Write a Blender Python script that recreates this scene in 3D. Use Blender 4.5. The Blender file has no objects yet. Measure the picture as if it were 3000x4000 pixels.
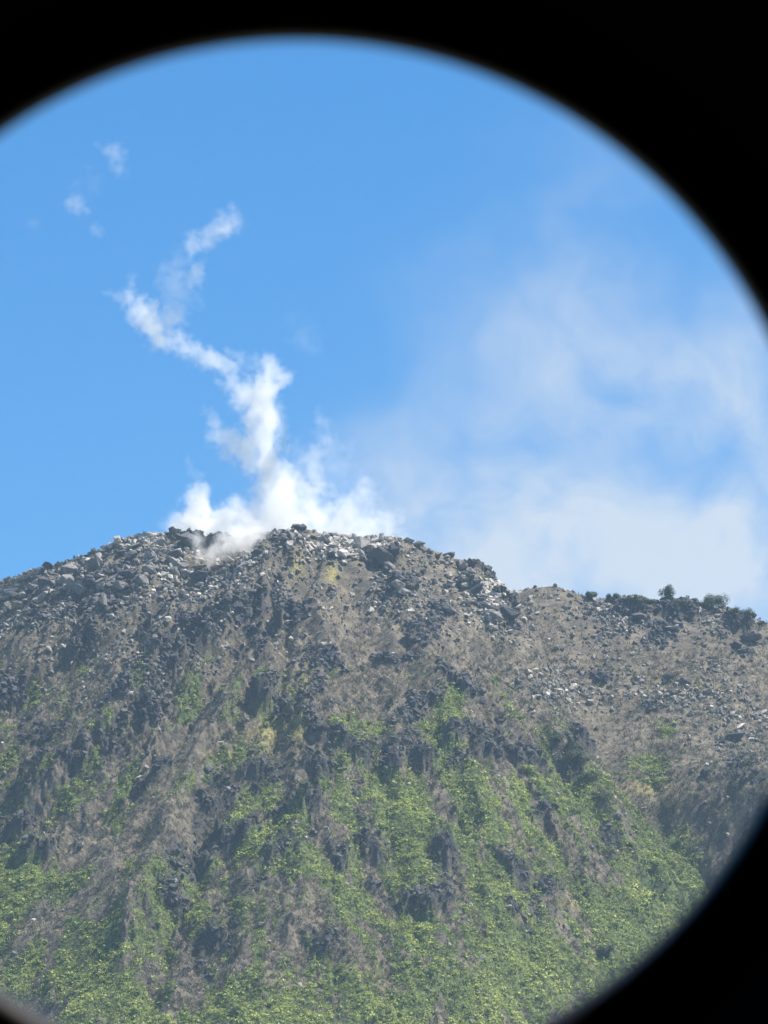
import bpy, bmesh, math, random
import numpy as np
from mathutils import Vector, Matrix
R = math.radians
random.seed(7); rng = np.random.default_rng(11)
S = bpy.context.scene
COL = S.collection

# ------------------------------------------------------------------ camera
PITCH = R(12.0); HALF = R(4.5); CZ = 1.7
FPX = 1106 / math.tan(HALF)            # focal length in the units of a 1659 x 2212 picture
cam_d = bpy.data.cameras.new('camera'); cam = bpy.data.objects.new('camera', cam_d); COL.objects.link(cam)
cam.location = (0, 0, CZ); cam.rotation_euler = (R(90) + PITCH, 0, 0)
cam_d.sensor_fit = 'VERTICAL'; cam_d.sensor_height = 24; cam_d.lens = 12 / math.tan(HALF)
cam_d.clip_start = 0.005; cam_d.clip_end = 30000
cam_d.dof.use_dof = True; cam_d.dof.focus_distance = 1430
cam_d.dof.aperture_fstop = cam_d.lens / 1.9       # a 1.9 mm phone lens: the near scope rim goes soft
S.camera = cam
FW = np.array([0, math.cos(PITCH), math.sin(PITCH)]); UP = np.array([0, -math.sin(PITCH), math.cos(PITCH)])

# ------------------------------------------------------------------ sky, sun, exposure
SUN_EL, SUN_AZ = R(62), R(80)          # sun stands high on the right
W = bpy.data.worlds.new('World'); S.world = W; W.use_nodes = True
wt = W.node_tree; wt.nodes.clear()
def N(t, kind, **kw):
    n = t.nodes.new(kind)
    for k, v in kw.items():
        if k.startswith('i_'):
            n.inputs[int(k[2:])].default_value = v
        else: setattr(n, k, v)
    return n
def L(t, a, b): t.links.new(a, b)
sky = N(wt, 'ShaderNodeTexSky', sky_type='NISHITA', sun_disc=False, sun_elevation=SUN_EL, sun_rotation=SUN_AZ,
        altitude=1200, air_density=1.0, dust_density=0.15, ozone_density=3.0)
tc = N(wt, 'ShaderNodeTexCoord')
sep = N(wt, 'ShaderNodeSeparateXYZ'); L(wt, tc.outputs['Generated'], sep.inputs[0])
def M(t, op, a, b=None, c=None, clamp=False):
    n = t.nodes.new('ShaderNodeMath'); n.operation = op; n.use_clamp = clamp
    for i, v in enumerate((a, b, c)):
        if v is None: continue
        if isinstance(v, (int, float)): n.inputs[i].default_value = v
        else: t.links.new(v, n.inputs[i])
    return n.outputs[0]
tx = M(wt, 'DIVIDE', sep.outputs[0], M(wt, 'MAXIMUM', sep.outputs[1], 0.01))
tz = M(wt, 'DIVIDE', sep.outputs[2], M(wt, 'MAXIMUM', sep.outputs[1], 0.01))
cb = N(wt, 'ShaderNodeCombineXYZ'); L(wt, tx, cb.inputs[0]); L(wt, tz, cb.inputs[1])
warpn = N(wt, 'ShaderNodeTexNoise'); L(wt, cb.outputs[0], warpn.inputs['Vector']); warpn.inputs['Scale'].default_value = 35; warpn.inputs['Detail'].default_value = 3
wsub = N(wt, 'ShaderNodeVectorMath', operation='SUBTRACT'); L(wt, warpn.outputs['Color'], wsub.inputs[0]); wsub.inputs[1].default_value = (.5, .5, .5)
wsc = N(wt, 'ShaderNodeVectorMath', operation='SCALE'); L(wt, wsub.outputs[0], wsc.inputs[0]); wsc.inputs['Scale'].default_value = 0.035
wad = N(wt, 'ShaderNodeVectorMath', operation='ADD'); L(wt, wsc.outputs[0], wad.inputs[0]); L(wt, cb.outputs[0], wad.inputs[1])
cn = N(wt, 'ShaderNodeTexNoise'); L(wt, wad.outputs[0], cn.inputs['Vector']); cn.inputs['Scale'].default_value = 42; cn.inputs['Detail'].default_value = 7; cn.inputs['Roughness'].default_value = .52
def tan_of(u, v):        # picture position -> the direction's two tangents, from the camera's pitch
    a, b = (u - 829.5) / FPX, (1106 - v) / FPX
    d = FW + b * UP
    return a / d[1], d[2] / d[1]
wsep = N(wt, 'ShaderNodeSeparateXYZ'); L(wt, wad.outputs[0], wsep.inputs[0])
acc = None
for (u, v, ru, rv, am) in ((1480, 1200, 430, 120, .5), (1560, 1330, 720, 330, .95), (1450, 850, 290, 170, .48), (1130, 850, 260, 180, .26), (1050, 1160, 320, 210, .5),
                           (1280, 420, 180, 170, .16), (1640, 800, 120, 220, .4), (1100, 620, 260, 130, .18), (1330, 700, 220, 160, .3), (870, 1020, 130, 200, .12)):
    cx, cz = tan_of(u, v)
    dx = M(wt, 'DIVIDE', M(wt, 'SUBTRACT', wsep.outputs[0], cx), ru / FPX)
    dz = M(wt, 'DIVIDE', M(wt, 'SUBTRACT', wsep.outputs[1], cz), rv / FPX)
    q = M(wt, 'ADD', M(wt, 'MULTIPLY', dx, dx), M(wt, 'MULTIPLY', dz, dz))
    g = M(wt, 'MULTIPLY', M(wt, 'POWER', 2.0, M(wt, 'MULTIPLY', q, -1.6)), am)
    acc = g if acc is None else M(wt, 'ADD', acc, g)
nz = M(wt, 'MULTIPLY_ADD', cn.outputs['Fac'], 3.3, -0.80)
cover = M(wt, 'MULTIPLY', M(wt, 'MINIMUM', acc, 1.0), M(wt, 'MAXIMUM', nz, 0.12), clamp=True)
cover = M(wt, 'MULTIPLY', cover, 0.80, clamp=True)
satn = N(wt, 'ShaderNodeHueSaturation'); satn.inputs['Saturation'].default_value = 1.38; satn.inputs['Value'].default_value = 1.0
L(wt, sky.outputs[0], satn.inputs['Color'])
mixc = N(wt, 'ShaderNodeMix', data_type='RGBA'); L(wt, cover, mixc.inputs['Factor']); L(wt, satn.outputs[0], mixc.inputs['A'])
mixc.inputs['B'].default_value = (4.9, 5.2, 5.45, 1)
bg = N(wt, 'ShaderNodeBackground'); L(wt, mixc.outputs['Result'], bg.inputs[0]); bg.inputs[1].default_value = 0.078
wo = N(wt, 'ShaderNodeOutputWorld'); L(wt, bg.outputs[0], wo.inputs[0])

sd = bpy.data.lights.new('sun', 'SUN'); sd.energy = 5.0; sd.angle = R(.53); sd.color = (1, .95, .87)
sun = bpy.data.objects.new('sun', sd); COL.objects.link(sun)
sdir = Vector((math.sin(SUN_AZ) * math.cos(SUN_EL), math.cos(SUN_AZ) * math.cos(SUN_EL), math.sin(SUN_EL)))
sun.rotation_euler = sdir.to_track_quat('Z', 'Y').to_euler(); sun.location = (0, 0, 60)
S.view_settings.view_transform = 'Standard'; S.view_settings.look = 'None'; S.view_settings.gamma = 1
S.view_settings.exposure = 1.0
S.cycles.volume_bounces = 14; S.cycles.max_bounces = 14; S.cycles.diffuse_bounces = 2; S.cycles.transparent_max_bounces = 8
S.cycles.volume_step_rate = 1.0

# ------------------------------------------------------------------ tiny tools
def tag(o, label=None, cat=None, group=None, kind=None):
    if label: o['label'] = label
    if cat: o['category'] = cat
    if group: o['group'] = group
    if kind: o['kind'] = kind
    return o
def np_mesh(name, V, F, attrs=None, smooth=False):
    """V (n,3); F (m,k) one face size only"""
    me = bpy.data.meshes.new(name)
    n, (m, k) = len(V), F.shape
    me.vertices.add(n); me.vertices.foreach_set('co', np.ascontiguousarray(V, np.float32).ravel())
    me.loops.add(m * k); me.loops.foreach_set('vertex_index', np.ascontiguousarray(F, np.int32).ravel())
    me.polygons.add(m); me.polygons.foreach_set('loop_start', np.arange(0, m * k, k, dtype=np.int32))
    if smooth: me.polygons.foreach_set('use_smooth', np.ones(m, bool))
    else: me.polygons.foreach_set('use_smooth', np.zeros(m, bool))
    for an, av in (attrs or {}).items():
        at = me.attributes.new(an, 'FLOAT', 'POINT'); at.data.foreach_set('value', np.ascontiguousarray(av, np.float32).ravel())
    me.update(); me.validate()
    return me
def link(name, me, mat=None, parent=None):
    o = bpy.data.objects.new(name, me); COL.objects.link(o)
    if mat: me.materials.append(mat)
    if parent: o.parent = parent
    return o
def sstep(a, b, x):
    t = np.clip((x - a) / (b - a), 0, 1); return t * t * (3 - 2 * t)
TAB = rng.random((8, 256, 256)).astype(np.float32)
def vnoise(x, y, k=0):
    xi = np.floor(x).astype(np.int64); yi = np.floor(y).astype(np.int64)
    fx = (x - xi); fy = (y - yi)
    fx = fx * fx * fx * (fx * (fx * 6 - 15) + 10); fy = fy * fy * fy * (fy * (fy * 6 - 15) + 10)
    T = TAB[k % 8]; x0 = xi & 255; x1 = (xi + 1) & 255; y0 = yi & 255; y1 = (yi + 1) & 255
    return ((T[x0, y0] * (1 - fx) + T[x1, y0] * fx) * (1 - fy) + (T[x0, y1] * (1 - fx) + T[x1, y1] * fx) * fy)
def fbm(x, y, oct=5, k=0, gain=.5, ridge=False):
    s = 0; a = 1; tot = 0; ca, sa = math.cos(.6), math.sin(.6)
    for i in range(oct):
        n = vnoise(x + 17.3 * i, y - 9.1 * i, k + i)
        if ridge: n = 1 - np.abs(2 * n - 1)
        s = s + a * n; tot += a; a *= gain
        x, y = (x * ca - y * sa) * 2.03, (x * sa + y * ca) * 2.03
    return s / tot

# ------------------------------------------------------------------ the mountain's shape
def el_tan(v): return tan_of(829.5, v)[1]
Y1, Y2, SL = 1480.0, 1535.0, 0.80
crest1 = np.array([(-900, 1560), (-300, 1330), (-100, 1285), (0, 1256), (100, 1226), (180, 1200), (250, 1166), (300, 1152), (370, 1152), (430, 1158), (470, 1170), (520, 1166),
                   (560, 1156), (600, 1148), (650, 1142), (700, 1150), (760, 1158), (850, 1166), (900, 1180), (950, 1196), (1000, 1212), (1030, 1222),
                   (1060, 1245), (1110, 1278), (1150, 1295), (1250, 1350), (1700, 1600), (2600, 2100)], float)
crest2 = np.array([(-900, 1560), (-300, 1420), (1000, 1330), (1060, 1288), (1110, 1280), (1150, 1270), (1200, 1266), (1240, 1280), (1280, 1292), (1340, 1292), (1400, 1300),
                   (1440, 1300), (1500, 1306), (1560, 1316), (1600, 1330), (1659, 1348), (1800, 1390), (2200, 1520), (3000, 1900)], float)
KX = 14053 / FPX * FPX
def crest_z(x, crest, yr):
    cx = (crest[:, 0] - 829.5) / FPX * (yr / math.cos(PITCH)) ; cz = np.array([yr * el_tan(v) for v in crest[:, 1]]) + CZ
    return np.interp(x, cx, cz)
def yr1(x): return Y1 + 0.0022 * (x + 18) ** 2 - 0.0000 * x
def yr2(x): return Y2 + 0.001 * (x - 60) ** 2
def proj(x, y, z):
    d1 = y * FW[1] + (z - CZ) * FW[2]; b = y * UP[1] + (z - CZ) * UP[2]
    return 829.5 + FPX * x / d1, 1106 - FPX * b / d1
def face(x, y, crest, yrf, sl):
    yr = yrf(x); z0 = crest_z(x, crest, Y1 if crest is crest1 else Y2) + (yr - (Y1 if crest is crest1 else Y2)) * 0.2
    t = yr - y
    front = z0 - sl * t + 0.00045 * np.clip(t, 0, 400) ** 2 * 0.6
    back = z0 - 0.05 * (-t) - 0.004 * t * t * (t > -80) - (t <= -80) * (25.6 + (-t - 80) * .64)
    return np.where(t > 0, front, back)
def hit(u, v, crest=crest1, yrf=yr1, sl=SL):
    a, b = (u - 829.5) / FPX, (1106 - v) / FPX; d = FW + a * np.array([1., 0, 0]) + b * UP
    ts = np.arange(1150, 1600, .25); X = d[0] * ts; Yv = d[1] * ts; Z = CZ + d[2] * ts
    g = face(X, Yv, crest, yrf, sl) - Z
    i = int(np.argmax(g > 0)) if (g > 0).any() else len(ts) - 1
    return X[i], Yv[i], Z[i]
# spur: the right hand edge of the near cone, running down to the right
SP = np.array([hit(u, v)[:2] for u, v in ((1085, 1262), (1120, 1300), (1180, 1440), (1240, 1560), (1325, 1710), (1420, 1800), (1500, 1880), (1560, 1990))])
SP = np.vstack([[SP[0, 0] - 6, SP[0, 1] + 60], SP, [SP[-1, 0] + 60, SP[-1, 1] - 60]])
GUL = np.array([hit(u, v, crest2, yr2, .79)[:2] for u, v in ((1470, 1450), (1475, 1580), (1395, 1690), (1420, 1760), (1500, 1880), (1600, 2000))])
def spur_dist(x, y):
    xs = np.interp(-y, -SP[:, 1], SP[:, 0]); dxs = np.gradient(SP[:, 0], SP[:, 1]); sl_ = np.interp(-y, -SP[:, 1], dxs)
    return (x - xs) / np.sqrt(1 + sl_ ** 2)

LEDGES = [  # (u, v at the foot of the dark face, width, height) in 1659 x 2212 picture units
 (335,1378,74,46),(432,1428,78,66),(365,1500,60,62),(322,1570,56,44),(250,1520,60,30),(15,1520,80,50),(110,1600,70,34),(572,1560,60,70),(612,1580,40,40),
 (985,1492,110,34),(905,1540,40,40),(700,1650,90,50),(770,1662,80,48),(845,1672,70,62),(910,1676,76,66),(660,1610,40,36),
 (1050,1640,90,46),(1130,1668,130,44),(1230,1700,70,60),(1262,1640,50,46),(965,1890,60,80),(806,1868,64,76),(930,1968,90,50),(690,1700,60,60),
 (500,1850,110,66),(440,1880,70,40),(660,1800,54,70),(1110,1925,64,50),(80,1880,90,80),(35,1820,70,50),(250,1560,60,30),(330,1700,90,50),
 (835,1228,70,34),(395,1180,80,24),(470,1195,60,30),
 (1370,1335,80,30),(1470,1340,110,34),(1600,1370,80,34),(980,1640,50,50),(1170,1770,60,40),(870,1290,60,36),
 (540,1700,80,46),(470,1760,70,40),(590,1900,60,40),(380,1960,70,40),(700,2080,70,40),(450,2060,80,46),(1120,2030,60,30),(830,1420,60,20),
 (620,1330,60,22),(520,1370,50,20),(720,1470,60,22),(205,1300,90,30),(120,1330,60,34),(960,1340,50,22),(1050,1250,50,22),(1090,1330,54,34),(1010,1290,40,30),
 (180,1400,60,20),(60,1420,60,26),(30,1340,60,24),(1300,1480,60,16),(1400,1550,60,16),(1180,1960,50,30),(600,1790,50,40),(730,1880,50,36),(1320,1830,60,30),(160,1680,70,36),(60,1720,70,36)]
def terrain(x, y):
    f1 = face(x, y, crest1, yr1, SL); f2 = face(x, y, crest2, yr2, 0.79)
    bank = np.interp(-y, -GUL[:, 1], GUL[:, 0]); rise = np.clip(x - bank + (fbm(x / 9, y / 9, 4, 6) - .5) * 8, 0, 26)
    f2 = f2 + sstep(1475, 1440, y) * (1.05 * np.minimum(rise, 20) * sstep(0, 3, rise) - 2)
    d = spur_dist(x, y); wob = (fbm(x / 14, y / 14, 4, 3) - .5) * 6
    dd = np.maximum(d + wob * sstep(-2, 6, d + 2), 0)
    f1s = f1 - 2.4 * dd - 0.0 * dd ** 2
    w = 1 / (1 + np.exp(-(f1s - f2) / 1.2))
    z = f1s * w + f2 * (1 - w)
    on2 = 1 - w
    r = np.clip(Y1 + 12 - y, 4, None); x0 = -17.0
    e = np.arctan2(x - x0 + (fbm(x / 20, y / 20, 3, 6) - .5) * 10, r)                      # fan coordinate around the summit
    amp = sstep(1482, 1405, y) * (1 - .6 * on2)
    z = z + amp * ((fbm(e * 7, r * .012, 3, 1, ridge=True) - .55) * 5 + (fbm(e * 15 + fbm(x / 12, y / 12, 3, 1) * 1.6, r * .05, 5, 2, .55) - .5) * 2)
    z = z + (fbm(x / 16, y / 16, 4, 5) - .5) * 6 * sstep(1500, 1470, y) * (1 - .3 * on2)
    rough = fbm(x / 22, y / 30, 3, 6)
    rg = sstep(.42, .62, rough) * (1 - .75 * on2) * (.25 + .75 * sstep(1465, 1420, y))
    nf = sstep(1150, 1265, y) * sstep(150, 100, np.abs(x))
    z = z + nf * rg * (fbm(x / 3.2, y / 4.2, 4, 0, .55, ridge=True) - .5) * 2.8 + nf * (fbm(x / 1.1, y / 1.5, 3, 4, .6) - .5) * (.22 + .7 * rg)
    z = z + (fbm(x / 8, y / 10, 4, 1, .55, ridge=True) - .55) * 3.2 * sstep(1478, 1440, y)
    rock = np.zeros_like(z)
    pu, pv = proj(x, y, z); wu = (fbm(x / 10, y / 12, 4, 1, .55) - .5) * 60; wv = (fbm(x / 10 + 9, y / 12, 4, 6, .55) - .5) * 60
    for pl, wr, hr in RIBS:
        d = pl_dist(pu + wu, pv + wv, pl); z = z + hr * (1.15 if pl[-1][0] < 500 else .62) * np.exp(-(d / wr) ** 2) * sstep(1484, 1465, y)
    pu, pv = proj(x, y, z); band = dark_bands(pu, pv, x, y) * nf
    z = z + band * (fbm(x / 2.4, y / 3.0, 4, 6, .6) - .35) * 1.8
    rock = np.maximum(rock, band * .75) * (1 - .9 * np.clip(blob(((780,1180,90,20,1.),(300,1165,70,14,1.)), pu, pv), 0, 1))
    wx = (fbm(x / 3.5, y / 3.5, 4, 2, .6) - .5) * 8; wy = (fbm(x / 3.0 + 50, y / 5.0, 4, 3, .6) - .5) * 9
    for (u, v, wd, hh) in LEDGES:
        back = on2_at(u, v)
        X, Yv, _ = hit(u, v, crest2, yr2, .79) if back else hit(u, v)
        hw = wd * .107 / 2; H = hh * .107 * .62
        sel = (np.abs(x - X) < hw + 7) & (y > Yv - 8) & (y < Yv + 34)
        if not sel.any(): continue
        lx = (x[sel] - X + wx[sel] * .55) / hw; t = y[sel] - Yv + wy[sel] * .6 - lx ** 2 * 1.5
        lat = np.sqrt(np.clip(1 - lx ** 2, 0, 1))
        g = H * (.35 + 1.3 * fbm(x[sel] / 4, y[sel] / 5, 4, 7, .6)) * sstep(0, 2.0, t) * np.exp(-np.clip(t - 2.0, 0, None) / (H * 1.1 + 2.0)) * lat
        z[sel] += g * (.8 + .5 * fbm(x[sel] / 1.6, y[sel] / 1.6, 3, 1)) - .18 * H * sstep(-3.5, 0, t) * sstep(1, -.5, t) * lat
        rock[sel] = np.maximum(rock[sel], sstep(.25, .6, g / H))
    return z, on2, rock, e, r
def blob(lst, U, V):
    s = np.zeros_like(U)
    for u, v, ru, rv, a in lst: s += a * np.exp(-(((U - u) / ru) ** 2 + ((V - v) / rv) ** 2))
    return s
BANDS = [([(600,1180),(560,1250),(450,1330),(390,1400),(330,1500),(250,1580),(100,1660),(-20,1740)], 46), ([(660,1310),(600,1350),(540,1375),(480,1400)], 20), ([(835,1195),(860,1270),(900,1320),(880,1390)], 34),
 ([(650,1600),(760,1640),(900,1650),(1060,1625),(1200,1660)], 34), ([(1200,1590),(1260,1680),(1330,1800),(1300,1850)], 30), ([(1000,1480),(900,1530),(880,1600)], 30), ([(700,1440),(680,1540),(660,1640),(670,1780)], 26),
 ([(560,1640),(480,1740),(420,1860),(340,1960)], 36), ([(60,1290),(180,1290),(280,1250)], 30), ([(10,1480),(100,1600),(180,1690)], 26), ([(90,1820),(40,1760),(0,1700)], 34), ([(1540,1600),(1640,1700)], 34),
 ([(640,1820),(560,1900),(470,2020),(430,2120)], 24), ([(800,1760),(810,1880),(900,1960)], 24), ([(960,1760),(965,1880),(980,1960)], 26), ([(1030,1250),(1060,1320),(1100,1340)], 24), ([(1300,1330),(1450,1345),(1620,1385)], 26), ([(1110,1850),(1120,2000)], 22)]
RIBS = [([(610,1190),(540,1270),(440,1350),(350,1420),(290,1530),(180,1640),(60,1730)], 34, 5.5), ([(600,1330),(520,1400),(430,1510),(330,1640),(230,1760),(120,1860)], 24, -4.0), ([(560,1420),(480,1560),(400,1720),(330,1860),(270,2020)], 26, 4.0),
 ([(690,1190),(650,1290),(620,1400),(610,1520),(590,1640)], 12, -3.2), ([(700,1300),(690,1450),(670,1600),(650,1800),(640,2000)], 28, 4.5), ([(760,1250),(800,1400),(820,1560),(830,1700),(850,1950)], 24, -3.0), ([(860,1290),(900,1370),(940,1480),(990,1620),(1050,1800),(1100,2000)], 30, 4.5),
 ([(930,1240),(1010,1400),(1080,1560),(1180,1760),(1260,1960)], 24, -3.2), ([(1010,1250),(1090,1400),(1170,1540),(1250,1660),(1340,1790),(1450,1930)], 22, 3.6), ([(430,1250),(300,1330),(160,1420),(20,1520)], 22, -3.5), ([(330,1230),(180,1320),(40,1400)], 22, 2.5), ([(450,1800),(380,1980),(340,2150)], 22, -3.0),
 ([(560,1800),(520,1980),(500,2180)], 24, 3.5), ([(740,1850),(750,2100)], 22, 3.0), ([(1150,1260),(1290,1420),(1420,1600)], 26, -3.0), ([(1280,1290),(1420,1420),(1520,1560)], 26, 2.5)]
def pl_dist(U, V, pl):
    d = np.full(U.shape, 1e9)
    for (a, b), (c, e) in zip(pl[:-1], pl[1:]):
        L2 = (c - a) ** 2 + (e - b) ** 2; t = np.clip(((U - a) * (c - a) + (V - b) * (e - b)) / L2, 0, 1)
        d = np.minimum(d, np.hypot(U - a - t * (c - a), V - b - t * (e - b)))
    return d
def dark_bands(u, v, x, y):
    s = np.zeros_like(u); wu = (fbm(x / 9, y / 11, 4, 2, .6) - .5) * 190; wv = (fbm(x / 9 + 31, y / 11, 4, 3, .6) - .5) * 150
    U, V = u + wu, v + wv
    for pl, w in BANDS:
        d = np.full(u.shape, 1e9)
        for (a, b), (c, e) in zip(pl[:-1], pl[1:]):
            L2 = (c - a) ** 2 + (e - b) ** 2; t = np.clip(((U - a) * (c - a) + (V - b) * (e - b)) / L2, 0, 1)
            d = np.minimum(d, np.hypot(U - a - t * (c - a), V - b - t * (e - b)))
        s = np.maximum(s, sstep(1.15, .55, d / w))
    return s * sstep(.38, .60, fbm(x / 4, y / 5, 4, 5, .6))
def on2_at(u, v):
    return (v < 1700 and u > 1135 + (v - 1290) * .47) or (v >= 1700 and u > 1335 + (v - 1700) * .9)

def axis(lo, hi, step, ends_lo, ends_hi):
    core = np.arange(lo, hi, step); a = [lo]; s = step
    while a[-1] > ends_lo: s *= 1.12; a.append(a[-1] - s)
    b = [core[-1]]; s = step
    while b[-1] < ends_hi: s *= 1.12; b.append(b[-1] + s)
    return np.concatenate([np.array(a[:0:-1]), core, np.array(b[1:])])
STEP = .21
ax_ = axis(-96, 96, STEP, -1500, 1500); ay_ = axis(1266, 1548, STEP, -200, 3000)
GX, GY = np.meshgrid(ax_, ay_)
GZ, ON2, ROCK, FE, FR = terrain(GX, GY)
flat = (fbm(GX / 300, GY / 300, 4, 2) - .5) * 22
far = np.maximum(np.clip(np.abs(GX) - 120, 0, None), 0)
GZ = GZ - far * .35
GZ = np.where(GY < 1290, GZ, GZ)
nearc = np.clip((GY - 40) / 200, 0, 1)
GZ = np.maximum(GZ, flat * nearc)
GU, GV = proj(GX, GY, GZ)

# ------------------------------------------------------------------ what covers it where
GREEN = [(965,1510,34,46,.9),(960,1590,34,50,.8),(975,1680,40,50,.5),(750,1568,50,24,.8),(568,1455,26,34,.8),(625,1500,18,40,.4),(1180,1720,130,60,.5),(880,1770,60,70,.6),(890,1860,50,60,.5),(1050,1760,60,80,.4),
 (600,1750,50,40,.4),(30,1885,54,52,.8),(1400,1665,50,36,.8),(1440,1590,26,40,.7),(1350,1655,34,22,.5),(1540,1430,50,22,.45),(1480,1445,40,16,.4),(470,1650,30,30,.5),(730,1450,60,20,.3),(70,1505,34,20,.6),(50,1600,40,18,.2),
 (400,1900,60,50,.5),(1300,2040,220,110,.4),(1450,1900,60,90,.5),(230,2030,90,60,.45),(150,2130,110,60,.5),(560,1850,60,40,.4),(690,1870,50,40,.2),(1000,2150,300,60,.3),(1010,1500,30,20,.3),(350,1640,40,20,.3),
 (700,1540,20,30,.3),(520,1600,20,50,.35),(450,1680,20,20,.4),(80,1650,50,40,.2),(180,1730,60,40,.25),(640,2010,60,50,.2),(1300,1560,20,20,.2),(1560,1500,40,14,.2),(540,1960,90,60,.25),(1100,1560,60,30,.25),(1080,1480,40,20,.2)]
BARE = [(170,1840,70,56,.8),(60,1990,80,40,.45),(600,2050,70,40,.3),(400,1610,120,50,.55),(860,1540,50,40,.3),(690,1980,90,40,.35),(1210,2000,70,36,.4),(1150,1500,60,60,.35),(1290,1600,60,60,.6),(330,1800,60,30,.3),(250,1830,60,40,.4),
 (640,1620,40,60,.3),(950,1730,24,50,.35),(1240,1560,40,80,.3),(1500,1700,80,90,.5),(1600,1650,100,80,.4),(1160,2070,60,26,.25),(540,2110,40,30,.3),(740,2150,60,20,.3),(450,1740,60,40,.35),(180,1600,60,40,.2),(240,1940,40,40,.25)]
def cover_maps(U, V, x, y, e, r, on2, rock):
    p = np.interp(V, [1360, 1450, 1600, 1700, 1850, 2000, 2212], [-.12, .15, .34, .43, .50, .57, .68]) + (fbm(x / 14, y / 20, 4, 7, .55) - .5) * .9 - .25 * on2 * sstep(1900, 1500, V)
    p = p + blob(GREEN, U, V) - blob(BARE, U, V)
    n = .45 * fbm(x / 4, y / 6, 5, 4, .65) + .55 * fbm(e * 34, r * .05, 5, 5, .62)
    n = sstep(.28, .72, n)
    g = sstep(-.10, .12, p - n) * (1 - .85 * rock)
    g = g * (1 - on2 * sstep(.25, .5, .5 - blob(GREEN[:1] + [q for q in GREEN if q[0] > 1330], U, V)))
    return np.clip(g, 0, 1), p
GRN, PG = cover_maps(GU, np.clip(GV, 900, 2300), GX, GY, FE, FR, ON2, ROCK)
YEL = blob([(1390,1700,60,16,.35),(900,2120,250,40,.25),(1150,1820,80,20,.3),(655,1500,9,60,1.0),(640,1560,14,40,.9),(600,1560,26,40,.5),(560,1590,40,24,.4),(640,1215,14,30,.7),(718,1240,14,22,.6),(690,1195,8,20,.4),(520,1630,60,14,.4),(480,1660,40,10,.4),(1480,1870,16,80,.4),(1260,1950,40,12,.6),(1130,1985,26,10,.5),(1480,1475,60,8,.4),(1420,1700,30,20,.3)], GU, GV)
YEL = np.clip(YEL * (.7 + 1.6 * fbm(GX / 2, GY / 3, 3, 1)), 0, 1)
# rubble: where loose stones lie
RUB = blob([(150,1270,160,60,.9),(300,1180,90,30,1.4),(380,1230,110,50,.7),(760,1185,100,28,1.5),(500,1290,150,70,.7),(870,1270,80,50,.7),(960,1215,90,24,.9),(1060,1310,40,60,.9),(1210,1475,70,34,.6),(1250,1500,70,26,.5),(1420,1330,200,34,.9),
            (60,1340,120,60,.5),(1520,1480,120,50,.5),(380,1380,100,100,.5),(330,1500,120,60,.4),(200,1420,120,50,.3),(1290,1350,60,40,.3),(1600,1560,80,60,.4),(640,1170,80,24,.5)], GU, GV)
RUB = np.clip(RUB + .12 * sstep(1500, 1300, GV), 0, 1.5) * (.35 + 1.3 * sstep(.35, .65, fbm(GX / 6, GY / 8, 3, 7)))
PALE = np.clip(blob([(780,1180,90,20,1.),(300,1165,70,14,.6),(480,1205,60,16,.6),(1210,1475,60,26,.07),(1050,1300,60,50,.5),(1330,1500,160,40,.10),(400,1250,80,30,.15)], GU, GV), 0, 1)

# ------------------------------------------------------------------ materials
def mat(name):
    m = bpy.data.materials.new(name); m.use_nodes = True; t = m.node_tree; t.nodes.clear()
    out = t.nodes.new('ShaderNodeOutputMaterial'); b = t.nodes.new('ShaderNodeBsdfPrincipled'); t.links.new(b.outputs[0], out.inputs[0])
    b.inputs['Specular IOR Level'].default_value = .25; b.inputs['Roughness'].default_value = .9
    return m, t, b
def mixrgb(t, f, a, b):
    n = t.nodes.new('ShaderNodeMix'); n.data_type = 'RGBA'
    for s, v in (('Factor', f), ('A', a), ('B', b)):
        if isinstance(v, tuple): n.inputs[s].default_value = v + (1,)
        elif isinstance(v, (int, float)): n.inputs[s].default_value = v
        else: t.links.new(v, n.inputs[s])
    return n.outputs['Result']
def noise(t, scale, detail=5, rough=.6, vec=None):
    n = t.nodes.new('ShaderNodeTexNoise'); n.inputs['Scale'].default_value = scale; n.inputs['Detail'].default_value = detail; n.inputs['Roughness'].default_value = rough
    if vec is not None: t.links.new(vec, n.inputs['Vector'])
    return n.outputs['Fac']
def attr(t, name):
    n = t.nodes.new('ShaderNodeAttribute'); n.attribute_name = name; return n.outputs['Fac']
def remap(t, v, a, b):
    n = t.nodes.new('ShaderNodeMapRange'); n.interpolation_type = 'SMOOTHSTEP'; t.links.new(v, n.inputs[0])
    n.inputs[1].default_value = a; n.inputs[2].default_value = b; return n.outputs[0]

mg, t, b = mat('mountain_ground')
geo = t.nodes.new('ShaderNodeNewGeometry'); pos = geo.outputs['Position']
n1, n2, n3, n4 = noise(t, .12, 6, .6, pos), noise(t, .9, 6, .65, pos), noise(t, 3.2, 5, .7, pos), noise(t, .35, 5, .6, pos)
dirt = mixrgb(t, remap(t, n1, .4, .6), (.155, .128, .088), (.230, .192, .135))
dirt = mixrgb(t, M(t, 'MULTIPLY', remap(t, n4, .44, .58), .8), dirt, (.098, .084, .066))
dirt = mixrgb(t, M(t, 'MULTIPLY', remap(t, n2, .5, .66), .8), dirt, (.055, .050, .050))
dirt = mixrgb(t, M(t, 'MULTIPLY', remap(t, n3, .56, .68), .75), dirt, (.24, .215, .185))
dark = mixrgb(t, remap(t, n2, .42, .6), (.048, .048, .054), (.085, .080, .080))
c = mixrgb(t, attr(t, 'rock'), dirt, dark)
c = mixrgb(t, M(t, 'MULTIPLY', attr(t, 'yellow'), 1.0, None, True), c, mixrgb(t, remap(t, n2, .4, .62), (.24, .21, .075), (.40, .35, .13)))
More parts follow.
